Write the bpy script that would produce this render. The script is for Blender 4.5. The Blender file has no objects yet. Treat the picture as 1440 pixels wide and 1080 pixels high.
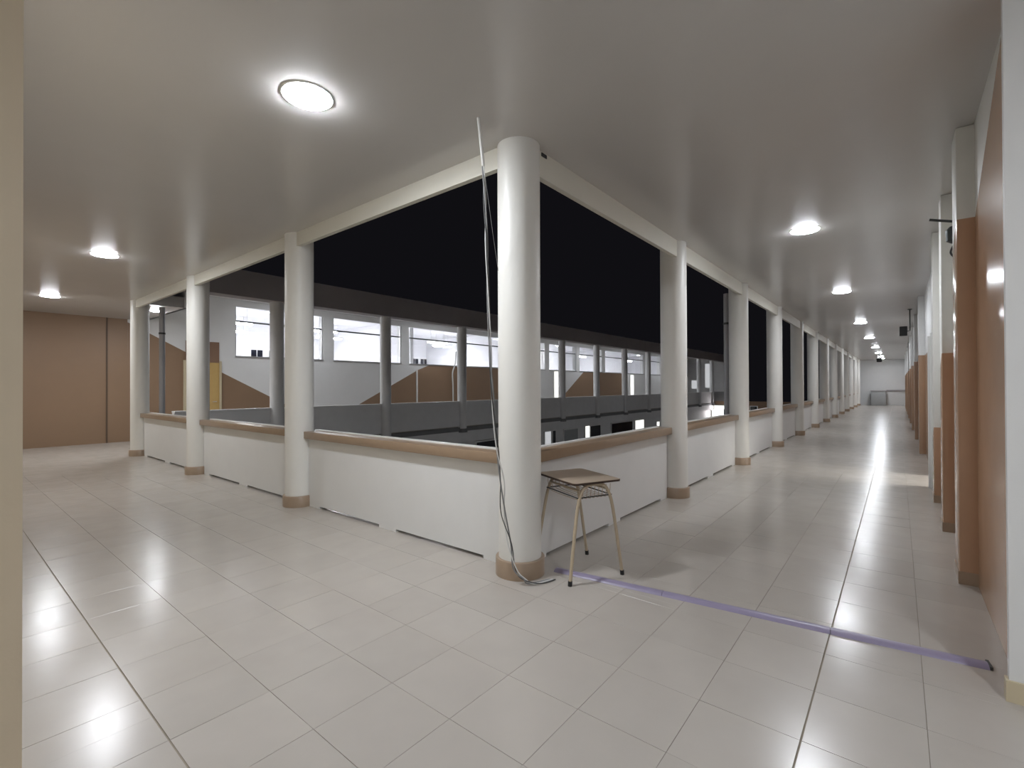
import bpy, bmesh, math, random
from mathutils import Vector, Matrix
random.seed(7)
sc = bpy.context.scene
C = sc.collection

# ------------------------------------------------------------------ camera
CAM = Vector((-2.912, -2.2855, 1.4325)); YAW, PITCH, ROLL, FPX = .681, .0061, -.0039, 670.04
fw = Vector((math.cos(YAW)*math.cos(PITCH), math.sin(YAW)*math.cos(PITCH), math.sin(PITCH)))
r0 = Vector((math.sin(YAW), -math.cos(YAW), 0)); u0 = r0.cross(fw)
r_ = r0*math.cos(ROLL)+u0*math.sin(ROLL); u_ = -r0*math.sin(ROLL)+u0*math.cos(ROLL)
cd = bpy.data.cameras.new('camera'); cam = bpy.data.objects.new('camera', cd); C.objects.link(cam)
m = Matrix.Identity(4)
for i in range(3):
    m[i][0], m[i][1], m[i][2], m[i][3] = r_[i], u_[i], -fw[i], CAM[i]
cam.matrix_world = m
cd.sensor_fit = 'HORIZONTAL'; cd.sensor_width = 36; cd.lens = 36*FPX/1440; cd.clip_start = .05; cd.clip_end = 300
sc.camera = cam

# ------------------------------------------------------------------ world: night sky, exposure
w = bpy.data.worlds.new('night'); sc.world = w; w.use_nodes = True
w.node_tree.nodes['Background'].inputs[0].default_value = (.0050, .0048, .0062, 1)
w.node_tree.nodes['Background'].inputs[1].default_value = 1
sc.view_settings.view_transform = 'Standard'; sc.view_settings.look = 'None'
sc.view_settings.gamma = 1; sc.view_settings.use_curve_mapping = False
sc.view_settings.exposure = 0.0
LAMP = 203.0        # radiance of the right corridor LED panels
LAMP_LOBBY = 325.0  # brighter panels above the lobby
LAMP_LEFT = 222.0   # panels of the left corridor
TUBE = 82.0         # radiance of the classroom luminaires

# ------------------------------------------------------------------ materials
def lin(c):
    return tuple(((x/255)/12.92 if x/255 <= .04045 else ((x/255+.055)/1.055)**2.4) for x in c)
def mat(name, col, rough=.6, var=.06, scale=6, bump=0, bscale=60, spec=.5, coat=0, metal=0, rvar=0):
    M = bpy.data.materials.new(name); M.use_nodes = True
    nt = M.node_tree; N = nt.nodes; Lk = nt.links; b = N['Principled BSDF']
    b.inputs['Roughness'].default_value = rough; b.inputs['Metallic'].default_value = metal
    b.inputs['Specular IOR Level'].default_value = spec
    b.inputs['Coat Weight'].default_value = coat; b.inputs['Coat Roughness'].default_value = .08
    tc = N.new('ShaderNodeNewGeometry'); no = N.new('ShaderNodeTexNoise')
    no.inputs['Scale'].default_value = scale; no.inputs['Detail'].default_value = 5
    Lk.new(tc.outputs['Position'], no.inputs['Vector'])
    mx = N.new('ShaderNodeMix'); mx.data_type = 'RGBA'
    mx.inputs[6].default_value = (*[c*(1-var) for c in col], 1)
    mx.inputs[7].default_value = (*[min(1, c*(1+var)) for c in col], 1)
    Lk.new(no.outputs['Fac'], mx.inputs[0]); Lk.new(mx.outputs[2], b.inputs['Base Color'])
    if rvar:
        mr = N.new('ShaderNodeMapRange'); mr.inputs[3].default_value = rough-rvar; mr.inputs[4].default_value = rough+rvar
        Lk.new(no.outputs['Fac'], mr.inputs[0]); Lk.new(mr.outputs[0], b.inputs['Roughness'])
    if bump:
        n2 = N.new('ShaderNodeTexNoise'); n2.inputs['Scale'].default_value = bscale
        Lk.new(tc.outputs['Position'], n2.inputs['Vector'])
        bp = N.new('ShaderNodeBump'); bp.inputs['Strength'].default_value = bump; bp.inputs['Distance'].default_value = .01
        Lk.new(n2.outputs['Fac'], bp.inputs['Height']); Lk.new(bp.outputs[0], b.inputs['Normal'])
    return M
def emit(name, col, s):
    M = bpy.data.materials.new(name); M.use_nodes = True
    nt = M.node_tree; b = nt.nodes['Principled BSDF']
    b.inputs['Base Color'].default_value = (.8, .8, .8, 1)
    b.inputs['Emission Color'].default_value = (*col, 1); b.inputs['Emission Strength'].default_value = s
    return M
WHITE = mat('white_paint', (.74, .74, .73), .55, .03, 4, .05)
COLW = mat('column_paint', (.76, .75, .71), .42, .03, 3, .04)
CREAM = mat('cream_paint', (.72, .70, .62), .5, .03, 4)
GREYW = mat('grey_outdoor_render', (.76, .755, .75), .8, .08, 3, .1)
SLABG = mat('slab_edge_render', (.22, .22, .22), .85, .1, 3, .1)
BROWN = mat('brown_gloss_paint', lin((150, 112, 84)), .16, .06, 5, .02, 25, coat=.5)
BROWNM = mat('brown_wall_paint', lin((140, 114, 90)), .5, .05, 3, .04)
SILL = mat('brown_sill_tile', lin((150, 128, 106)), .32, .08, 12)
SKIRT = mat('brown_skirting_tile', lin((158, 138, 118)), .3, .08, 20)
BASE = mat('beige_skirting', lin((200, 187, 158)), .35, .05, 12)
TANW = mat('tan_wall_paint', lin((212, 196, 170)), .55, .06, 3, .05)
DARKBR = mat('dark_brown_joint', lin((92, 74, 58)), .6, .08, 8)
FASC = mat('brown_fascia', lin((164, 159, 160)), .8, .08, 2, .1)
GROUT = mat('tile_grout', lin((146, 136, 122)), .8, .1, 30)
LAV = mat('lavender_plastic', lin((150, 142, 168)), .35, .08, 9)
BLACKP = mat('black_plastic', (.012, .012, .014), .4, .1, 20)
DARKG = mat('dark_grey_metal', (.06, .065, .065), .45, .15, 20, metal=.3)
STEELB = mat('beige_painted_steel', lin((186, 170, 146)), .32, .06, 30)
LAMI = mat('desk_laminate', lin((176, 160, 142)), .38, .06, 25)
EDGE = mat('desk_dark_edge', lin((58, 42, 34)), .5, .1, 25)
CONC = mat('courtyard_paving', (.16, .16, .15), .85, .15, 4)
WHITEP = mat('white_plastic', (.8, .8, .78), .35, .03, 10)
CABG = mat('grey_cable', (.22, .22, .22), .45, .1, 40)
CABW = mat('white_cable', (.68, .68, .66), .4, .05, 40)
CABK = mat('dark_cable', (.05, .05, .05), .45, .1, 40)
ALU = mat('aluminium', (.6, .6, .6), .35, .05, 20, metal=.9)
PIPE = mat('grey_downpipe', (.38, .38, .40), .5, .06, 8)
DOORY = mat('ochre_door', lin((196, 164, 104)), .4, .06, 8)
DOORB = mat('brown_door', lin((132, 104, 84)), .4, .06, 8)
DOORG = mat('grey_door', (.35, .36, .36), .5, .06, 8)
ROOMW = mat('classroom_white', (.82, .82, .84), .6, .02, 4)
LED = emit('led_diffuser', (.90, .94, 1.0), LAMP)
LED_LOBBY = emit('led_diffuser_bright', (.90, .94, 1.0), LAMP_LOBBY)
LED_LEFT = emit('led_diffuser_left', (.92, .95, 1.0), LAMP_LEFT)
TUBEM = emit('tube_diffuser', (.93, .95, 1.0), TUBE)
WARM = emit('lit_pane', (.95, .95, .88), 1.3)
LITD = emit('lit_pane_dim', (.85, .87, .9), .5)

# dark window glass and clear glass
DGLASS = mat('dark_glass', (.01, .012, .02), .08, .1, 3)
GLASS = bpy.data.materials.new('clear_glass'); GLASS.use_nodes = True
nt = GLASS.node_tree; nt.nodes.clear()
o_ = nt.nodes.new('ShaderNodeOutputMaterial'); mx_ = nt.nodes.new('ShaderNodeMixShader'); mx_.inputs[0].default_value = .05
tr_ = nt.nodes.new('ShaderNodeBsdfTransparent'); gl_ = nt.nodes.new('ShaderNodeBsdfGlossy'); gl_.inputs['Roughness'].default_value = .02
nt.links.new(tr_.outputs[0], mx_.inputs[1]); nt.links.new(gl_.outputs[0], mx_.inputs[2]); nt.links.new(mx_.outputs[0], o_.inputs[0])

# glossy tile: mottled cream, a shade of its own for each tile
TS = .40; X0, Y0 = -2.28, -1.97
TILE = mat('polished_cream_tile', (.465, .428, .385), .22, .05, 5, rvar=.05, spec=.45)
nt = TILE.node_tree; N = nt.nodes; Lk = nt.links; bs = N['Principled BSDF']
geo = N.new('ShaderNodeNewGeometry'); sub = N.new('ShaderNodeVectorMath'); sub.operation = 'SUBTRACT'; sub.inputs[1].default_value = (X0, Y0, 0)
dv = N.new('ShaderNodeVectorMath'); dv.operation = 'SCALE'; dv.inputs[3].default_value = 1/TS
fl = N.new('ShaderNodeVectorMath'); fl.operation = 'FLOOR'; wn = N.new('ShaderNodeTexWhiteNoise'); wn.noise_dimensions = '2D'
Lk.new(geo.outputs['Position'], sub.inputs[0]); Lk.new(sub.outputs[0], dv.inputs[0]); Lk.new(dv.outputs[0], fl.inputs[0]); Lk.new(fl.outputs[0], wn.inputs['Vector'])
mr = N.new('ShaderNodeMapRange'); mr.inputs[3].default_value = .97; mr.inputs[4].default_value = 1.03; Lk.new(wn.outputs['Value'], mr.inputs[0])
old = bs.inputs['Base Color'].links[0].from_socket
mu = N.new('ShaderNodeVectorMath'); mu.operation = 'SCALE'; Lk.new(old, mu.inputs[0]); Lk.new(mr.outputs[0], mu.inputs[3]); Lk.new(mu.outputs[0], bs.inputs['Base Color'])

# glossy PVC ceiling with very shallow boards
CEIL = mat('pvc_ceiling', (.57, .555, .535), .24, .03, 2, spec=.5)

# right corridor wall: brown gloss below a falling diagonal, cream above (paint line)
def paint_cut(name, a, b, low, high):
    """low colour where z < a - b*x, else high"""
    M = bpy.data.materials.new(name); M.use_nodes = True
    nt = M.node_tree; N = nt.nodes; Lk = nt.links; p = N['Principled BSDF']
    g = N.new('ShaderNodeNewGeometry'); s = N.new('ShaderNodeSeparateXYZ'); Lk.new(g.outputs['Position'], s.inputs[0])
    ma = N.new('ShaderNodeMath'); ma.operation = 'MULTIPLY_ADD'; ma.inputs[1].default_value = b; Lk.new(s.outputs[0], ma.inputs[0]); Lk.new(s.outputs[2], ma.inputs[2])
    lt = N.new('ShaderNodeMath'); lt.operation = 'LESS_THAN'; lt.inputs[1].default_value = a; Lk.new(ma.outputs[0], lt.inputs[0])
    no = N.new('ShaderNodeTexNoise'); no.inputs['Scale'].default_value = 5; Lk.new(g.outputs['Position'], no.inputs['Vector'])
    va = N.new('ShaderNodeMapRange'); va.inputs[3].default_value = .94; va.inputs[4].default_value = 1.06; Lk.new(no.outputs['Fac'], va.inputs[0])
    mx = N.new('ShaderNodeMix'); mx.data_type = 'RGBA'; mx.inputs[6].default_value = (*high, 1); mx.inputs[7].default_value = (*low, 1)
    Lk.new(lt.outputs[0], mx.inputs[0])
    sc_ = N.new('ShaderNodeVectorMath'); sc_.operation = 'SCALE'; Lk.new(mx.outputs[2], sc_.inputs[0]); Lk.new(va.outputs[0], sc_.inputs[3])
    Lk.new(sc_.outputs[0], p.inputs['Base Color'])
    ro = N.new('ShaderNodeMapRange'); ro.inputs[3].default_value = .5; ro.inputs[4].default_value = .2; Lk.new(lt.outputs[0], ro.inputs[0]); Lk.new(ro.outputs[0], p.inputs['Roughness'])
    bp = N.new('ShaderNodeBump'); bp.inputs['Strength'].default_value = .05; bp.inputs['Distance'].default_value = .01
    n2 = N.new('ShaderNodeTexNoise'); n2.inputs['Scale'].default_value = 5; Lk.new(g.outputs['Position'], n2.inputs['Vector'])
    Lk.new(n2.outputs['Fac'], bp.inputs['Height']); Lk.new(bp.outputs[0], p.inputs['Normal'])
    return M
DIAG = paint_cut('diagonal_brown_and_cream', 3.64, .56, lin((186, 150, 122)), (.72, .71, .67))
DADO = paint_cut('brown_dado_and_white', 2.06, 0, lin((172, 140, 114)), (.74, .74, .73))

# ------------------------------------------------------------------ mesh helpers
def finish(name, bm, material, parent=None, smooth=False):
    bmesh.ops.recalc_face_normals(bm, faces=bm.faces)
    me = bpy.data.meshes.new(name); bm.to_mesh(me); bm.free()
    for mm in (material if isinstance(material, (list, tuple)) else [material]): me.materials.append(mm)
    if smooth:
        me.shade_smooth()
        me.set_sharp_from_angle(angle=math.radians(40))
    o = bpy.data.objects.new(name, me); C.objects.link(o)
    if parent: o.parent = parent
    return o
def B(bm, x0, x1, y0, y1, z0, z1, mi=0):
    v = [bm.verts.new((x, y, z)) for x in (x0, x1) for y in (y0, y1) for z in (z0, z1)]
    for f in ((0,1,3,2),(4,6,7,5),(0,4,5,1),(2,3,7,6),(0,2,6,4),(1,5,7,3)):
        bm.faces.new([v[i] for i in f]).material_index = mi
def box(name, x0, x1, y0, y1, z0, z1, material, parent=None, bevel=0):
    bm = bmesh.new(); B(bm, x0, x1, y0, y1, z0, z1)
    if bevel: bmesh.ops.bevel(bm, geom=bm.edges[:], offset=bevel, segments=2, affect='EDGES', profile=.5)
    return finish(name, bm, material, parent, bool(bevel))
def lathe(bm, prof, cx=0, cy=0, n=40):
    rings = [[bm.verts.new((cx+r*math.cos(2*math.pi*k/n), cy+r*math.sin(2*math.pi*k/n), z)) for k in range(n)] for r, z in prof]
    for a, b in zip(rings, rings[1:]):
        for k in range(n): bm.faces.new((a[k], a[(k+1)%n], b[(k+1)%n], b[k]))
    bm.faces.new(rings[0][::-1]); bm.faces.new(rings[-1])
def tube(bm, pts, r, n=8):
    pts = [Vector(p) for p in pts]; rings = []; up = None
    for i, p in enumerate(pts):
        t = (pts[min(i+1, len(pts)-1)]-pts[max(i-1, 0)]).normalized()
        if up is None: up = t.orthogonal().normalized()
        up = (up-t*up.dot(t)).normalized(); s = t.cross(up)
        rings.append([bm.verts.new(p+r*(math.cos(2*math.pi*k/n)*up+math.sin(2*math.pi*k/n)*s)) for k in range(n)])
    for a, b in zip(rings, rings[1:]):
        for k in range(n): bm.faces.new((a[k], a[(k+1)%n], b[(k+1)%n], b[k]))
    bm.faces.new(rings[0][::-1]); bm.faces.new(rings[-1])
def spline(P, k=8):
    P = [Vector(p) for p in P]; out = []
    for i in range(len(P)-1):
        a, b, c, d = P[max(i-1, 0)], P[i], P[i+1], P[min(i+2, len(P)-1)]
        for j in range(k):
            t = j/k; out.append(.5*((2*b)+(c-a)*t+(2*a-5*b+4*c-d)*t*t+(3*b-a-3*c+d)*t**3))
    return out+[P[-1]]
def struct(o): o['kind'] = 'structure'; return o
def tag(o, label, cat, group=None):
    o['label'] = label; o['category'] = cat
    if group: o['group'] = group
    return o
def thing(name, loc, label, cat, group=None, rz=0):
    o = bpy.data.objects.new(name, None); C.objects.link(o); o.location = loc; o.rotation_euler = (0, 0, rz); o.empty_display_size = .1
    return tag(o, label, cat, group)
def link_copy(o, parent):
    c = o.copy(); C.objects.link(c); c.parent = parent; return c
ORD = ['zeroth', 'first', 'second', 'third', 'fourth', 'fifth', 'sixth', 'seventh', 'eighth', 'ninth', 'tenth', 'eleventh', 'twelfth', 'thirteenth']

H = 3.3; SR = 3.2828; SL = 3.4446; YF = 3*SL; XE = 41.0; YB = 13.9
NR = 12
WR = -2.72      # right corridor wall
WL = -2.68      # left corridor outer wall
LX, LY = -5.6, -5.4   # lobby extents behind the camera
PX, PY = .19, .25     # where the corridor walls start

# ------------------------------------------------------------------ floor with tiles
rects = [(LX, .30, LY, PY), (.30, XE, WR, .22), (WL, .30, PY, YB), (PX, .30, WR, PY)]
rects = [(LX, PX, LY, PY), (PX, XE, WR, .22), (WL, .22, PY, YB)]
bm = bmesh.new()
for a, b, c, d in rects: B(bm, a, b, c, d, -.30, -.003)
floor = struct(finish('floor', bm, GROUT))
GW = .0009
def gap(i, lines):       # a few joints of the floor stand wider open than the rest
    return .0032 if i in lines else GW
full = {}; tiles = []
for ix in range(-10, 112):
    for iy in range(-11, 42):
        x0, x1, y0, y1 = X0+ix*TS, X0+(ix+1)*TS, Y0+iy*TS, Y0+(iy+1)*TS
        x0 += gap(ix, (0,)); x1 -= gap(ix+1, (0,)); y0 += gap(iy, (0,)); y1 -= gap(iy+1, (0,))
        for k, (a, b, c, d) in enumerate(rects):
            p = (max(x0, a), min(x1, b), max(y0, c), min(y1, d))
            if p[1]-p[0] > .01 and p[3]-p[2] > .01: tiles.append(p)
def seen_size(p):
    best = 0; c = Vector(((p[0]+p[1])/2, (p[2]+p[3])/2, 0)); d = c-CAM; z = d.dot(fw)
    if z < .35: return 0
    u = 720+FPX*d.dot(r_)/z; v = 540-FPX*d.dot(u_)/z
    if not (-40 < u < 1480 and v < 1140): return 0
    if c.x > .25 and c.y > .05: return 0
    if c.x < WL or (c.y > PY and c.x < WL): return 0
    if c.x > PX and c.y < WR: return 0
    return (p[1]-p[0])*(p[3]-p[2])*CAM.z*FPX*FPX/z**3
tiles.sort(key=seen_size, reverse=True)
rest = bmesh.new(); cache = {}
for i, (a, b, c, d) in enumerate(tiles):
    w_, h_ = round(b-a, 4), round(d-c, 4)
    if i < 300:
        key = (w_, h_)
        if key not in cache:
            bm = bmesh.new(); B(bm, -w_/2, w_/2, -h_/2, h_/2, -.006, 0)
            top = [e for e in bm.edges if all(v.co.z > -.001 for v in e.verts)]
            bmesh.ops.bevel(bm, geom=top, offset=.0006, segments=1, affect='EDGES')
            o = finish('tile', bm, TILE, floor); cache[key] = o.data
        else:
            o = bpy.data.objects.new('tile', cache[key]); C.objects.link(o); o.parent = floor
        o.location = ((a+b)/2, (c+d)/2, 0); o.rotation_euler = (random.gauss(0, .0012), random.gauss(0, .0012), 0)
    else:
        t1, t2 = random.gauss(0, .0012), random.gauss(0, .0012)
        v = [rest.verts.new((x, y, (y-(c+d)/2)*t1+(x-(a+b)/2)*t2)) for x, y in ((a, c), (b, c), (b, d), (a, d))]
        rest.faces.new(v)
o = finish('tile_field', rest, TILE, floor); o['kind'] = 'stuff'

# ------------------------------------------------------------------ ceiling, beams
bm = bmesh.new()
for a, b, c, d in [(LX, PX, LY, PY), (PX, XE, WR-.1, .20), (WL-.1, .20, PY, YB), (.20, .95, YF+.3, YB)]: B(bm, a, b, c, d, H, H+.25)
struct(finish('ceiling', bm, CEIL))
BZ = 3.09
bm = bmesh.new(); B(bm, -.10, XE, -.10, -.05, BZ, H+.6)
struct(finish('trim_1', bm, CREAM))
bm = bmesh.new(); B(bm, -.10, -.05, -.05, YF, BZ+.045, H+.6)
struct(finish('trim_2', bm, CREAM))
struct(box('trim_gap_shade', .165, .235, -.106, -.098, 3.262, 3.29, BLACKP))  # black sliver standing in for the shade of a gap beside the column

# ------------------------------------------------------------------ walls of the near side
struct(box('wall_pier', PX, PX+.04, LY, WR+.052, 0, H, WHITE))
struct(box('baseboard_right', PX-.012, PX+.04, LY, WR+.064, 0, .095, BASE))
struct(box('wall_left', WL-.3, WL, PY, YB, 0, H, TANW))
struct(box('wall_back', LX-.2, PX, LY-.2, LY, 0, H, WHITE))
struct(box('wall_side', LX-.2, LX, LY, PY, 0, H, WHITE))
struct(box('wall_lobby', LX-.2, WL-.3, PY, PY+.2, 0, H, TANW))
# right corridor wall, with an open lit doorway at x 5.95..7.1
DX0, DX1, DZ = 6.0, 7.1, 2.12
bm = bmesh.new(); B(bm, PX+.04, DX0, WR-.2, WR, 0, H); wr = struct(finish('wall_right', bm, DIAG))
for x, wd, pr in ((1.80, .30, .10), (3.38, .26, .10), (4.86, .26, .10)):
    box('pilaster', x, x+wd, WR-.01, WR+pr, 0, H-.001, DIAG, wr, .008)
    box('pilaster_foot', x-.006, x+wd+.006, WR-.01, WR+pr+.006, 0, .09, SKIRT, wr)
bm = bmesh.new(); B(bm, DX0, DX1, WR-.2, WR, DZ, H); B(bm, DX1, XE, WR-.2, WR, 0, H)
wr2 = struct(finish('wall_right_far', bm, DADO))
for x in (10.2, 13.6, 17.0, 20.5, 24, 27.5, 31, 35): box('pilaster', x, x+.3, WR-.01, WR+.10, 0, H-.001, DADO, wr2, .008)
d1 = struct(thing('door_1', (DX0, WR, 0), 'white door frame lit from the room in right corridor', 'door'))
del d1['category'], d1['label']
for nm, a in (('jamb', (DX0-.05, DX0+.03, WR-.2, WR+.11, 0, DZ)), ('jamb', (DX0-.13, DX0-.07, WR-.05, WR+.085, 0, DZ+.04)), ('jamb', (DX1-.03, DX1+.05, WR-.2, WR+.04, 0, DZ)),
              ('door_head', (DX0-.05, DX1+.05, WR-.2, WR+.04, DZ, DZ+.06))):
    o = box(nm, *a, WHITEP, d1, .004); o.matrix_parent_inverse = Matrix.Translation((-DX0, -WR, 0))
# the lit room behind that doorway
bm = bmesh.new()
B(bm, 4.5, 9, -7.2, -7.0, 0, 3); B(bm, 4.3, 4.5, -7.2, WR-.2, 0, 3); B(bm, 9, 9.2, -7.2, WR-.2, 0, 3); B(bm, 4.3, 9.2, -7.2, WR-.2, 3, 3.2); B(bm, 4.3, 9.2, -7.2, WR-.2, -.2, -.002)
struct(finish('wall_side_room', bm, ROOMW))
struct(box('trim_4', 5.9, 7.2, -5.0, -4.4, 2.9, 2.96, emit('room_lamp', (1, .98, .92), 45)))

# end wall of the right corridor
struct(box('wall_end_right', XE, XE+.2, WR-.2, .5, 0, H, WHITE))
struct(box('trim_5', XE-.06, XE, WR, -1.62, 1.00, 1.12, FASC))
ct = thing('counter', (40.3, -1.2, 0), 'grey counter standing at the far end of the right corridor', 'counter')
box('body', -.4, .4, -.42, .42, 0, 1.02, DOORG, ct, .01); box('worktop', -.44, .44, -.47, .47, 1.02, 1.08, FASC, ct, .008)

# left corridor end wall / far wing back wall: brown paint with slanting edges, high windows
ZW0, ZW1 = 2.40, 4.0
PIER = [6.4+3.5*k for k in range(10)]
def strip(bm, pts_top, x0, x1):      # lower wall, split along the paint line (material 0 white, 1 brown)
    xs = sorted(set([x0, x1]+[p[0] for p in pts_top if x0 < p[0] < x1]))
    def top(x):
        for (a, za), (b, zb) in zip(pts_top, pts_top[1:]):
            if a <= x <= b: return za+(zb-za)*(x-a)/(b-a)
        return 0
    for a, b in zip(xs, xs[1:]):
        e = 1e-5; ta, tb = min(top(a+e), ZW0), min(top(b-e), ZW0)
        def q(P, mi):
            P = [p for i, p in enumerate(P) if i == 0 or (Vector(p)-Vector(P[i-1])).length > 1e-6]
            if len(P) > 2: bm.faces.new([bm.verts.new((x, YB, z)) for x, z in [(p[0], p[1]) for p in P]]).material_index = mi
        if ta > 0 or tb > 0: q([(a, 0), (b, 0), (b, tb), (a, ta)] if ta > 0 and tb > 0 else ([(a, 0), (b, 0), (b, tb)] if tb > 0 else [(a, 0), (b, 0), (a, ta)]), 1)
        if ta < ZW0 or tb < ZW0:
            P = [(a, ta), (b, tb), (b, ZW0), (a, ZW0)]
            if ta >= ZW0: P = [(a, ta), (b, tb), (b, ZW0)]
            if tb >= ZW0: P = [(a, ta), (b, tb), (a, ZW0)]
            q(P, 0)
bm = bmesh.new()
tops = [(-4, 9), (.6, 9), (.601, 3.2), (1.95, 2.47), (5.1, .72), (6.4, 0), (6.401, 0), (7.5, .7), (10.6, 2.19), (11.2, 2.40), (18.2, 2.4), (18.201, 0), (21.2, 0), (21.201, .3), (24.6, 2.4), (30.9, 2.4), (30.901, 0), (45, 0)]
strip(bm, tops, .55, XE+4)
B(bm, .55, XE+4, YB+.001, YB+.15, 0, ZW0, 0)
B(bm, WL-.3, .12, YB, YB+.15, 0, 4.1, 1); B(bm, .12, .55, YB, YB+.15, 0, 4.1, 1)
# upper piers and the solid part before the first window
bm2v = [(.55, 1.07, 1), (1.07, 3.25, 0)]
for a, b, mi in ((.55, 3.25, 0),): B(bm, a, b, YB, YB+.15, ZW0, 4.3, 0)
for x in PIER: B(bm, x-.2, x+.2, YB, YB+.3, ZW0, ZW1-.001, 0)
B(bm, 3.25, XE+4, YB, YB+.15, ZW1, 4.3, 0)
# the brown paint above the window-sill height, beside the corner
v = [bm.verts.new((x, YB-.002, z)) for x, z in ((.55, 2.40), (2.07, 2.40), (.6, 3.2), (.55, 3.22))]
bm.faces.new(v).material_index = 1
struct(finish('wall_far', bm, [WHITE, BROWNM]))
struct(box('trim_6', .10, .135, YB-.015, YB+.01, 0, H, DARKBR))
wx = [3.25]+[x for p in PIER for x in (p-.2, p+.2)]+[XE]
wins = list(zip(wx[0::2], wx[1::2]))
for i, (a, b) in enumerate(wins[:10]):
    wn_ = struct(bpy.data.objects.new('window_%d' % (i+1), None)); C.objects.link(wn_)
    for nm, e in (('sill', (a, b, YB-.03, YB+.12, ZW0, ZW0+.05)), ('transom', (a, b, YB+.05, YB+.09, 3.52, 3.57)), ('jamb', (a, a+.04, YB+.04, YB+.1, ZW0+.05, ZW1)), ('jamb', (b-.04, b, YB+.04, YB+.1, ZW0+.05, ZW1))):
        box(nm, *e, ALU if nm != 'transom' else DARKG, wn_)
    for p0, p1 in ((a+.04, b-.04),):
        box('pane', p0, p1, YB+.066, YB+.072, ZW0+.05, 3.52, GLASS, wn_); box('pane', p0, p1, YB+.066, YB+.072, 3.57, ZW1, GLASS, wn_)
# classrooms behind the windows
CY1, CZ = 20.6, 4.35
bm = bmesh.new(); B(bm, 3.0, XE, YB+.3, CY1, CZ, CZ+.2); struct(finish('ceiling_classroom', bm, ROOMW))
bm = bmesh.new(); B(bm, 3.0, XE, YB+.15, CY1, -.2, 0); struct(finish('floor_classroom', bm, ROOMW))
bm = bmesh.new(); B(bm, 3.0, XE, CY1, CY1+.2, 0, CZ); B(bm, 2.8, 3.0, YB+.15, CY1, 0, CZ); B(bm, XE, XE+.2, YB+.15, CY1, 0, CZ)
for x in (PIER[1]+.6, PIER[3], PIER[5]-1.2, PIER[7]): B(bm, x-.08, x+.08, YB+.3, CY1, 0, CZ)
struct(finish('wall_classroom', bm, ROOMW))
n = 10
for x in (4.7, 5.5, 6.7, 7.5, 8.3, 10.6, 11.4, 15.2, 15.9, 16.6):
    n += 1
    wn_ = struct(bpy.data.objects.new('window_%d' % n, None)); C.objects.link(wn_)
    box('frame', x-.30, x+.30, CY1-.04, CY1-.005, 2.62, 3.22, WHITEP, wn_); box('pane', x-.25, x-.02, CY1-.05, CY1-.03, 2.67, 3.17, DGLASS, wn_); box('pane', x+.02, x+.25, CY1-.05, CY1-.03, 2.67, 3.17, DGLASS, wn_)
for i, (x, y) in enumerate([(3.95, 15.9), (4.9, 18.6), (7.3, 15.9), (8.9, 18.2), (11.4, 16.6), (13.8, 16.2), (15.4, 17.6), (18.0, 16.0), (21.3, 16.2), (24.9, 16.6), (28.8, 16.6), (33.4, 16.6), (37, 16.6)]):
    t = thing('classroom_light', (x, y, 3.72), '%s hanging tube light from the left in the lit classrooms across the courtyard' % ORD[i+1], 'ceiling light', 'classroom tube lights')
    box('housing', -.62, .62, -.12, .12, .03, .09, WHITEP, t, .01); box('diffuser', -.60, .60, -.10, .10, -.03, .03, TUBEM, t, .01)
    for s in (-.45, .45):
        bm = bmesh.new(); tube(bm, [(s, 0, .09), (s, 0, CZ-3.72)], .006, 6); finish('suspension_rod', bm, ALU, t)

# ------------------------------------------------------------------ columns
def col_meshes():
    bm = bmesh.new(); lathe(bm, [(.165, 0), (.165, H)], n=48); s = finish('shaft', bm, COLW, None, True)
    bm = bmesh.new(); lathe(bm, [(.190, 0), (.190, .125), (.186, .13), (.163, .132)], n=48); k = finish('skirting', bm, SKIRT, None, True)
    return s, k
sh, sk = col_meshes(); used = False
def column(x, y, label, group, z1=H):
    global used
    t = thing('column', (x, y, 0), label, 'column', group)
    if not used: sh.parent = t; sk.parent = t; used = True
    else: link_copy(sh, t); link_copy(sk, t)
column(0, 0, 'thick round white corner column nearest the camera with cables hanging down it', 'inner corridor columns')
for i in range(1, NR+1): column(i*SR, 0, 'round white column, %s after the corner one along the right corridor' % ORD[i], 'inner corridor columns')
for i in range(1, 4): column(0, i*SL, 'round white column, %s after the corner one along the left corridor' % ORD[i], 'inner corridor columns')

# ------------------------------------------------------------------ parapets of the near corridors
def parapet(org, rz, length, label):
    """runs along local x; room side is local -y (right) ; columns at both ends"""
    t = thing('parapet', org, label, 'parapet wall', 'low parapet walls between the columns', rz)
    s = 1 if rz == 0 else -1          # which local y side faces away from the corridor
    def bb(nm, x0, x1, y0, y1, z0, z1, mm, bev=0):
        y0, y1 = sorted((y0*s, y1*s)); return box(nm, x0, x1, y0, y1, z0, z1, mm, t, bev)
    bm = bmesh.new(); a, b = .166, length-.166
    def Q(x0, x1, y0, y1, z0, z1):
        y0, y1 = sorted((y0*s, y1*s)); B(bm, x0, x1, y0, y1, z0, z1)
    Q(a, b, .03, .13, .030, .82)
    f = length
    for x0, x1 in ((a, .12*f), (.46*f, .54*f), (.88*f, b)): Q(x0, x1, .03, .13, 0, .030)
    finish('panel', bm, WHITE, t)
    bb('sill', .166, length-.166, -.035, .163, .82, .905, SILL, .006)
    bb('sill_edge', .17, length-.17, .115, .160, .905, .918, WHITEP)
for i in range(NR):
    parapet((i*SR, 0, 0), 0, SR, 'white parapet with brown sill, %s bay after the corner column in the right corridor' % ORD[i+1])
for i in range(3):
    parapet((0, i*SL, 0), math.pi/2, SL, 'white parapet with brown sill, %s bay after the corner column in the left corridor' % ORD[i+1])

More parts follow.
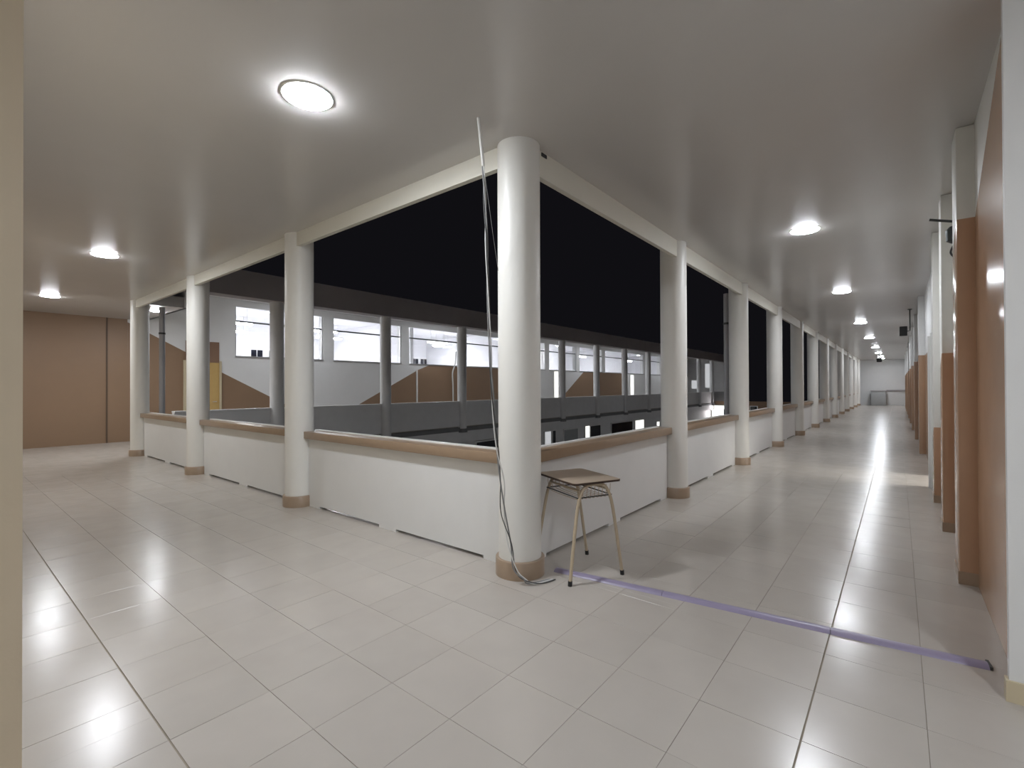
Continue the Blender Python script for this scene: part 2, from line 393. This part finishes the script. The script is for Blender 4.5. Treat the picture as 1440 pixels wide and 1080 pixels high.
# rain downpipes on the courtyard side
for nm, x, y, r, lb in (('downpipe', 6.72, .235, .065, 'grey rain downpipe behind the second column of the right corridor'), ('downpipe', .34, 10.12, .055, 'grey rain downpipe beside the last column of the left corridor')):
    t = thing(nm, (x, y, -3.6), lb, 'downpipe')
    bm = bmesh.new(); tube(bm, [(0, 0, 0), (0, 0, 3.6+BZ+.1)], r, 16); finish('pipe', bm, PIPE, t, True)
    for z in (.8, 4.0, 6.2):
        bm = bmesh.new(); lathe(bm, [(r+.008, z), (r+.008, z+.04)], n=16); finish('clamp', bm, DARKG, t)

# ------------------------------------------------------------------ far wing: floor slab, parapet, columns, fascia
FX0 = .22
struct(box('floor_far', FX0, XE+4, YF+.05, YB+.15, -.06, 0, TILE))
struct(box('ceiling_far', .95, XE+4, YF+.15, YB+.15, 4.22, 4.30, WHITE))
struct(box('wall_fascia', .27, XE+4, YF-.25, YF+.15, 3.66, 4.30, FASC))
struct(box('wall_drop', .90, .95, YF+.15, YB, H, 4.22, WHITE))
FCX = [2.9+3.4*k for k in range(12)]
pf = thing('far_parapet', (0, YF, 0), 'long grey parapet wall across the courtyard below the lit windows', 'parapet wall')
ends = [FX0+.4]+FCX+[XE+.1]
for a, b in zip(ends, ends[1:]): box('panel', a+.175*(a>1), b-.175, -.02, .14, -.02, .88, GREYW, pf)
for a, b in zip(ends, ends[1:]): box('coping', a+.175*(a>1), b-.175, -.05, .17, .88, .915, WHITEP, pf)
bm = bmesh.new(); lathe(bm, [(.17, -.22), (.17, 3.7)], n=32); fs = finish('shaft', bm, GREYW, None, True); fu = False
bm = bmesh.new(); lathe(bm, [(.20, -.24), (.20, -.10)], n=32); fb = finish('collar', bm, SLABG, None, True)
for i, x in enumerate(FCX):
    t = thing('far_column', (x, YF, 0), 'grey round column, %s from the left across the courtyard' % ORD[i+1], 'column', 'columns across the courtyard')
    if not fu: fs.parent = t; fb.parent = t; fu = True
    else: link_copy(fs, t); link_copy(fb, t)
struct(box('trim_7', FX0, XE+4, YF-.06, YB, -.20, -.06, SLABG))
struct(box('trim_8', FX0, XE+4, YF-.02, YF+.2, -.62, -.20, GREYW))
# lower storey wall with doors and windows
LYW = YF+.25
struct(box('wall_lower', FX0, XE+4, LYW, LYW+.2, -3.6, -.2, GREYW))
def lowopen(n, x0, x1, z0, z1, mm, frame=WHITEP):
    t = struct(bpy.data.objects.new(n, None)); C.objects.link(t); y = LYW
    box('pane', x0, x1, y-.03, y-.01, z0, z1, mm, t)
    box('jamb', x0-.05, x0, y-.05, y, z0, z1, frame, t); box('jamb', x1, x1+.05, y-.05, y, z0, z1, frame, t); box('door_head', x0-.05, x1+.05, y-.05, y, z1, z1+.06, frame, t)
low = [(10.7, 12.6, -1.9, -.74, DGLASS), (15.35, 15.85, -3.5, -.68, LITD), (16.0, 16.25, -3.5, -.68, DGLASS), (17.0, 18.3, -3.5, -.72, DOORG), (19.05, 19.5, -3.5, -.66, WARM), (19.6, 20.7, -3.5, -.7, DGLASS), (22.0, 24.8, -3.0, -.72, DGLASS), (25.2, 26.5, -1.6, -.72, WARM), (28.6, 29.1, -1.7, -1.0, WARM)]
n = 20
for a in low: n += 1; lowopen('window_%d' % n, *a)

# doors in the far wing's back wall
def fardoor(n, x0, x1, z1, leaf, frame, top=None):
    t = struct(bpy.data.objects.new('door_%d' % n, None)); C.objects.link(t)
    box('leaf', x0, x1, YB-.04, YB-.005, 0, z1, leaf, t); box('jamb', x0-.06, x0, YB-.06, YB-.002, 0, z1+.05, frame, t); box('jamb', x1, x1+.06, YB-.06, YB-.002, 0, z1+.05, frame, t)
    if top: box('transom_panel', x0, x1, YB-.035, YB-.005, z1, top, DOORB, t)
    bm = bmesh.new(); tube(bm, [(x1-.09, YB-.04, 1.02), (x1-.09, YB-.09, 1.02), (x1-.2, YB-.09, 1.02)], .011, 8); finish('handle', bm, ALU, t)
fardoor(2, 1.9, 2.78, 2.2, DOORY, BASE, 2.83)
struct(box('trim_9', 10.47, 10.53, YB-.05, YB, 0, 2.16, WHITEP))
fardoor(3, 21.05, 21.5, 2.35, WARM, WHITEP)
fardoor(4, 31.6, 32.2, 2.3, WARM, WHITEP)
# one loose cable down the face of the far corridor
t = thing('hanging_cable', (12.72, YB-.05, 0), 'pale cable hanging from the far windows beside the brown wall', 'cable')
bm = bmesh.new(); tube(bm, spline([(.10, 0, 3.1), (.04, 0, 2.5), (-.12, 0, 2.1), (-.1, 0, 1.5), (-.08, 0, .4)]), .035, 8); finish('strand', bm, CABW, t, True)

# ------------------------------------------------------------------ courtyard and its far end
struct(box('floor_courtyard', .22, XE+30, .2, YF+.3, -3.8, -3.6, CONC))
struct(box('wall_lower_near', .22, XE, .0, .16, -3.6, -.3, GREYW))
struct(box('wall_lower_side', .05, .2, .2, YF, -3.6, -.3, GREYW))
struct(box('wall_end_lower', XE, XE+.3, .2, YF+.3, -3.6, .12, BROWNM))
struct(box('wall_end_upper', XE, XE+.3, 9.35, YF+.1, .12, .95, SLABG))
struct(box('wall_far_end', XE+4, XE+4.2, 9.0, YB+.2, -3.6, 4.3, GREYW))
def endopen(n, y0, y1, z0, z1, mm, x=XE):
    t = struct(bpy.data.objects.new('window_%d' % n, None)); C.objects.link(t)
    box('pane', x-.04, x-.02, y0, y1, z0, z1, mm, t); box('jamb', x-.06, x, y0-.06, y0, z0, z1, WHITEP, t); box('jamb', x-.06, x, y1, y1+.06, z0, z1, WHITEP, t); box('head', x-.06, x, y0-.06, y1+.06, z1, z1+.06, WHITEP, t)
endopen(40, 9.35, 10.5, -1.36, -.28, WARM)
endopen(41, 6.9, 7.4, -3.4, -.3, DGLASS)
endopen(42, 11.5, 12.3, 1.3, 3.6, LITD, XE+4); endopen(43, 12.9, 13.6, 1.2, 2.0, LITD, XE+4)
# floodlight on the end wall
t = thing('floodlight', (XE-.35, 9.75, -.85), 'glaring floodlight on the brown wall at the far end of the courtyard', 'floodlight')
box('housing', 0, .3, -.3, .3, -.25, .25, DARKG, t, .02); box('lens', -.03, 0, -.26, .26, -.21, .21, emit('floodlight_lens', (1, .95, .97), 60), t)

# ------------------------------------------------------------------ ceiling lights (LED panels)
bm = bmesh.new(); lathe(bm, [(.160, 0), (.158, -.005), (.153, -.007), (.149, -.007), (.147, -.003), (.10, -.002)], n=40); rim = finish('rim', bm, WHITEP, None, True)
bm = bmesh.new(); lathe(bm, [(.146, -.003), (.146, -.008), (.136, -.014), (.108, -.020), (.06, -.024), (.015, -.0255)], n=40); dif = finish('diffuser', bm, LED, None, True); first = True
leds = {}
def lamp(x, y, label, led=None, z=H):
    global first
    t = thing('ceiling_light', (x, y, z), label, 'ceiling light', 'round LED ceiling lights')
    if first: rim.parent = t; dif.parent = t; first = False
    else:
        link_copy(rim, t); d = link_copy(dif, t)
        if led:
            if led not in leds: leds[led] = dif.data.copy(); leds[led].materials[0] = led
            d.data = leds[led]
for i, x in enumerate((3.73, 8.56, 14.6, 20.4, 26.4, 31.5, 35.6, 38.6)):  # the last lamp is added to brighten the end wall
    lamp(x, -1.43, 'round LED ceiling light, %s along the right corridor from the camera' % ORD[i+1])
lamp(-1.37, .64, 'largest round LED ceiling light nearest the camera above the lobby floor', LED_LOBBY)
lamp(-1.33, 6.3, 'second round LED ceiling light in the left corridor', LED_LEFT)
lamp(-1.32, 10.95, 'third round LED ceiling light near the brown end wall of left corridor', LED_LEFT)
lamp(.62, 11.55, 'small LED ceiling light seen beside the last left corridor column', LED_LEFT)
lamp(-2.6, -4.0, 'round LED ceiling light in the lobby behind the camera', LED_LOBBY)
for i, x in enumerate((5.0, 11.5, 18, 24.5, 31, 37.5)):  # row unseen behind the fascia, added to brighten the far wall
    lamp(x, 12.1, 'unseen added LED ceiling light, %s from the left in the corridor across the courtyard' % ORD[i+1], LED, 4.22)

# ------------------------------------------------------------------ cable cover across the floor
cc = thing('cable_cover', (.18, -.13, 0), 'lavender grey cable cover strip lying across the tiles from the corner column', 'cable cover')
p0, p1 = Vector((.20, -.20, 0)), Vector((.50, -2.63, 0)); dirv = (p1-p0); ln = dirv.length; cc.location = p0; cc.rotation_euler = (0, 0, math.atan2(dirv.y, dirv.x))
def profile_strip(x0, x1):
    bm = bmesh.new(); prof = [(-.042, 0), (-.040, .004), (-.022, .016), (0, .019), (.022, .016), (.040, .004), (.042, 0)]
    A = [bm.verts.new((x0, y, z)) for y, z in prof]; Bv = [bm.verts.new((x1, y, z)) for y, z in prof]
    for k in range(len(prof)-1): bm.faces.new((A[k], Bv[k], Bv[k+1], A[k+1]))
    bm.faces.new(A[::-1]); bm.faces.new(Bv); bm.faces.new((A[0], A[-1], Bv[-1], Bv[0])); return bm
for a, b in ((0, .82), (.823, 1.78), (1.783, ln)): finish('cover_segment', profile_strip(a, b), LAV, cc, True)
box('end_cap', ln, ln+.012, -.04, .04, 0, .017, DARKG, cc)

# ------------------------------------------------------------------ school desk beside the corner column
DA = Vector((.02, -.48)); ex = Vector((.909, -.417)); ey = Vector((.417, .909)); DW, DL, DH = .43, .54, .735
ang = math.atan2(ex.y, ex.x); ctr = DA+ex*DW/2+ey*DL/2
dk = thing('school_desk', (ctr.x, ctr.y, 0), 'small school desk with beige tube legs standing beside the corner column', 'desk', rz=ang)
def rrect(bm, hx, hy, r, z0, z1, n=6):
    P = []
    for sx, sy, a0 in ((1, 1, 0), (-1, 1, 90), (-1, -1, 180), (1, -1, 270)):
        for k in range(n+1):
            a = math.radians(a0+90*k/n); P.append((sx*(hx-r)+r*math.cos(a), sy*(hy-r)+r*math.sin(a)))
    a = [bm.verts.new((x, y, z0)) for x, y in P]; b = [bm.verts.new((x, y, z1)) for x, y in P]
    for k in range(len(P)): bm.faces.new((a[k], a[(k+1) % len(P)], b[(k+1) % len(P)], b[k]))
    bm.faces.new(a[::-1]); bm.faces.new(b)
bm = bmesh.new(); rrect(bm, DW/2, DL/2, .035, DH-.016, DH-.003); top = finish('desktop', bm, EDGE, dk, True)
bm = bmesh.new(); rrect(bm, DW/2-.004, DL/2-.004, .032, DH-.003, DH); finish('laminate', bm, LAMI, top, True)
def uframe(y, lean, sp=.235):
    pts = [(-sp, y+lean, .02), (-.165, y+lean*.25, .50), (-.125, y, .64), (-.085, y, .690), (-.04, y, .704), (.04, y, .704), (.085, y, .690), (.125, y, .64), (.165, y+lean*.25, .50), (sp, y+lean, .02)]
    bm = bmesh.new(); tube(bm, spline(pts, 6), .0125, 12); finish('leg_frame', bm, STEELB, dk, True)
    for s in (-1, 1):
        bm = bmesh.new(); tube(bm, [(s*(sp+.0015), y+lean, 0), (s*(sp-.001), y+lean, .035)], .016, 12); finish('rubber_foot', bm, BLACKP, dk, True)
uframe(-DL/2+.05, -.02); uframe(DL/2-.05, .02, .25)
bm = bmesh.new()
for x in (-.12, .12): tube(bm, [(x, -DL/2+.05, .66), (x, DL/2-.05, .66)], .009, 8)
finish('rail', bm, STEELB, dk, True)
bk = bpy.data.objects.new('wire_basket', None); bm = bmesh.new()
zb = .60
for k in range(9):
    x = -.14+.28*k/8; tube(bm, spline([(x, -DL/2+.045, .70), (x, -DL/2+.055, .63), (x, -DL/2+.09, zb), (x, DL/2-.09, zb), (x, DL/2-.055, .63), (x, DL/2-.045, .70)], 4), .0025, 6)
finish('wire_basket', bm, STEELB, dk)
bm = bmesh.new()
for y in (-DL/2+.05, DL/2-.05): tube(bm, [(-.155, y, .615), (.155, y, .615)], .005, 6)
for x in (-.15, .15): tube(bm, [(x, -DL/2+.05, .615), (x, DL/2-.05, .615)], .005, 6)
finish('basket_rim', bm, DARKG, dk)
bpy.data.objects.remove(bk)

# ------------------------------------------------------------------ cables hanging beside the corner column
nrm = Vector((.786, .618, 0))
cb = thing('cable_bundle', (-.16, -.12, 0), 'white raceway and thin cables hanging from the ceiling down the corner column', 'cables')
loc = cb.location
def P(x, y, z): return Vector((x, y, z))-loc
R90 = Vector((-.618, .786, 0))                    # leftwards, across the line of sight
c0 = Vector((-.157, -.124, 0))
def on(s, z, out=0): return c0-nrm*out+R90*s-loc+Vector((0, 0, z))
a_ = Vector((-.50, -.04, H-.001))-loc; b_ = on(.250, 3.00, .14)
bm = bmesh.new(); tube(bm, [a_, b_], .011, 8); finish('raceway', bm, WHITEP, cb)
base = [(.250, 3.00, .13), (.242, 2.75, .10), (.232, 2.45, .09), (.222, 2.1, .08), (.212, 1.7, .07), (.195, 1.35, .06), (.165, 1.0, .05), (.135, .75, .045), (.115, .52, .04), (.07, .30, .045), (.04, .12, .055), (-.02, .05, .06)]
for q, (mm, rad, ph) in enumerate(((CABG, .006, 0), (CABW, .005, 2.1), (CABK, .004, 4.2))):
    pts = []
    for i, (s, z, out) in enumerate(base):
        amp = .009+.018*(q == 2 and .3 < z < 1.0)+.012*(q == 1 and z < 1)
        pts.append(on(s+amp*math.cos(ph+i*1.9), z, out+.006*math.sin(ph+i*1.9)))
    pts += [on(-.06-.04*q, .012, .05), on(-.22-.02*q, .006, -.04)]
    bm = bmesh.new(); tube(bm, spline(pts, 8), rad, 6); finish('cable', bm, mm, cb, True)
bm = bmesh.new(); tube(bm, [on(.245, 2.98, .12), on(.19, 2.55, .03), on(.155, 2.3, -.05)], .0015, 5); finish('thread', bm, CABG, cb)

# ------------------------------------------------------------------ fittings on and above the right corridor wall
t = thing('wall_bracket', (2.55, WR, 2.80), 'dark metal bracket with a rod sticking out high on the right wall', 'bracket')
box('back_plate', -.03, .03, 0, .02, -.16, .24, DARKG, t, .004)
bm = bmesh.new(); tube(bm, [(0, .02, .0), (0, .215, .06)], .011, 8); finish('rod', bm, DARKG, t, True)
bm = bmesh.new(); lathe(bm, [(.02, -.17), (.05, -.15), (.055, -.06), (.03, -.03)], 0, .06, 16); finish('motor', bm, DARKG, t, True)
bm = bmesh.new(); tube(bm, spline([(0, .05, -.16), (.02, .08, -.24), (0, .05, -.30)]), .008, 6); finish('cable', bm, CABK, t)
t = thing('junction_box', (4.28, WR, 2.78), 'small beige junction box high on the right wall beyond the bracket', 'junction box')
box('box', -.05, .05, 0, .05, -.06, .06, BASE, t, .006); box('lid', -.045, .045, .05, .056, -.055, .055, CREAM, t, .002)
t = thing('hanging_speaker', (12.3, -2.52, H), 'black box speaker hanging on a thin pole in the right corridor', 'speaker')
bm = bmesh.new(); tube(bm, [(0, 0, 0), (0, 0, -.52), (0, .06, -.54)], .012, 8); finish('pole', bm, DARKG, t, True)
box('cabinet', -.09, .09, .05, .20, -.65, -.42, BLACKP, t, .01); box('grille', -.096, -.09, .065, .185, -.635, -.435, BLACKP, t)
bm = bmesh.new(); lathe(bm, [(.04, -.015), (.045, 0)], n=16); finish('ceiling_rose', bm, DARKG, t)
t = thing('hanging_camera', (31, -1.47, H), 'tiny black camera below the ceiling at the right corridor end', 'camera')
bm = bmesh.new(); tube(bm, [(0, 0, 0), (0, 0, -.3)], .02, 8); finish('pole', bm, BLACKP, t); box('body', -.15, .15, -.12, .12, -.55, -.3, BLACKP, t, .03)
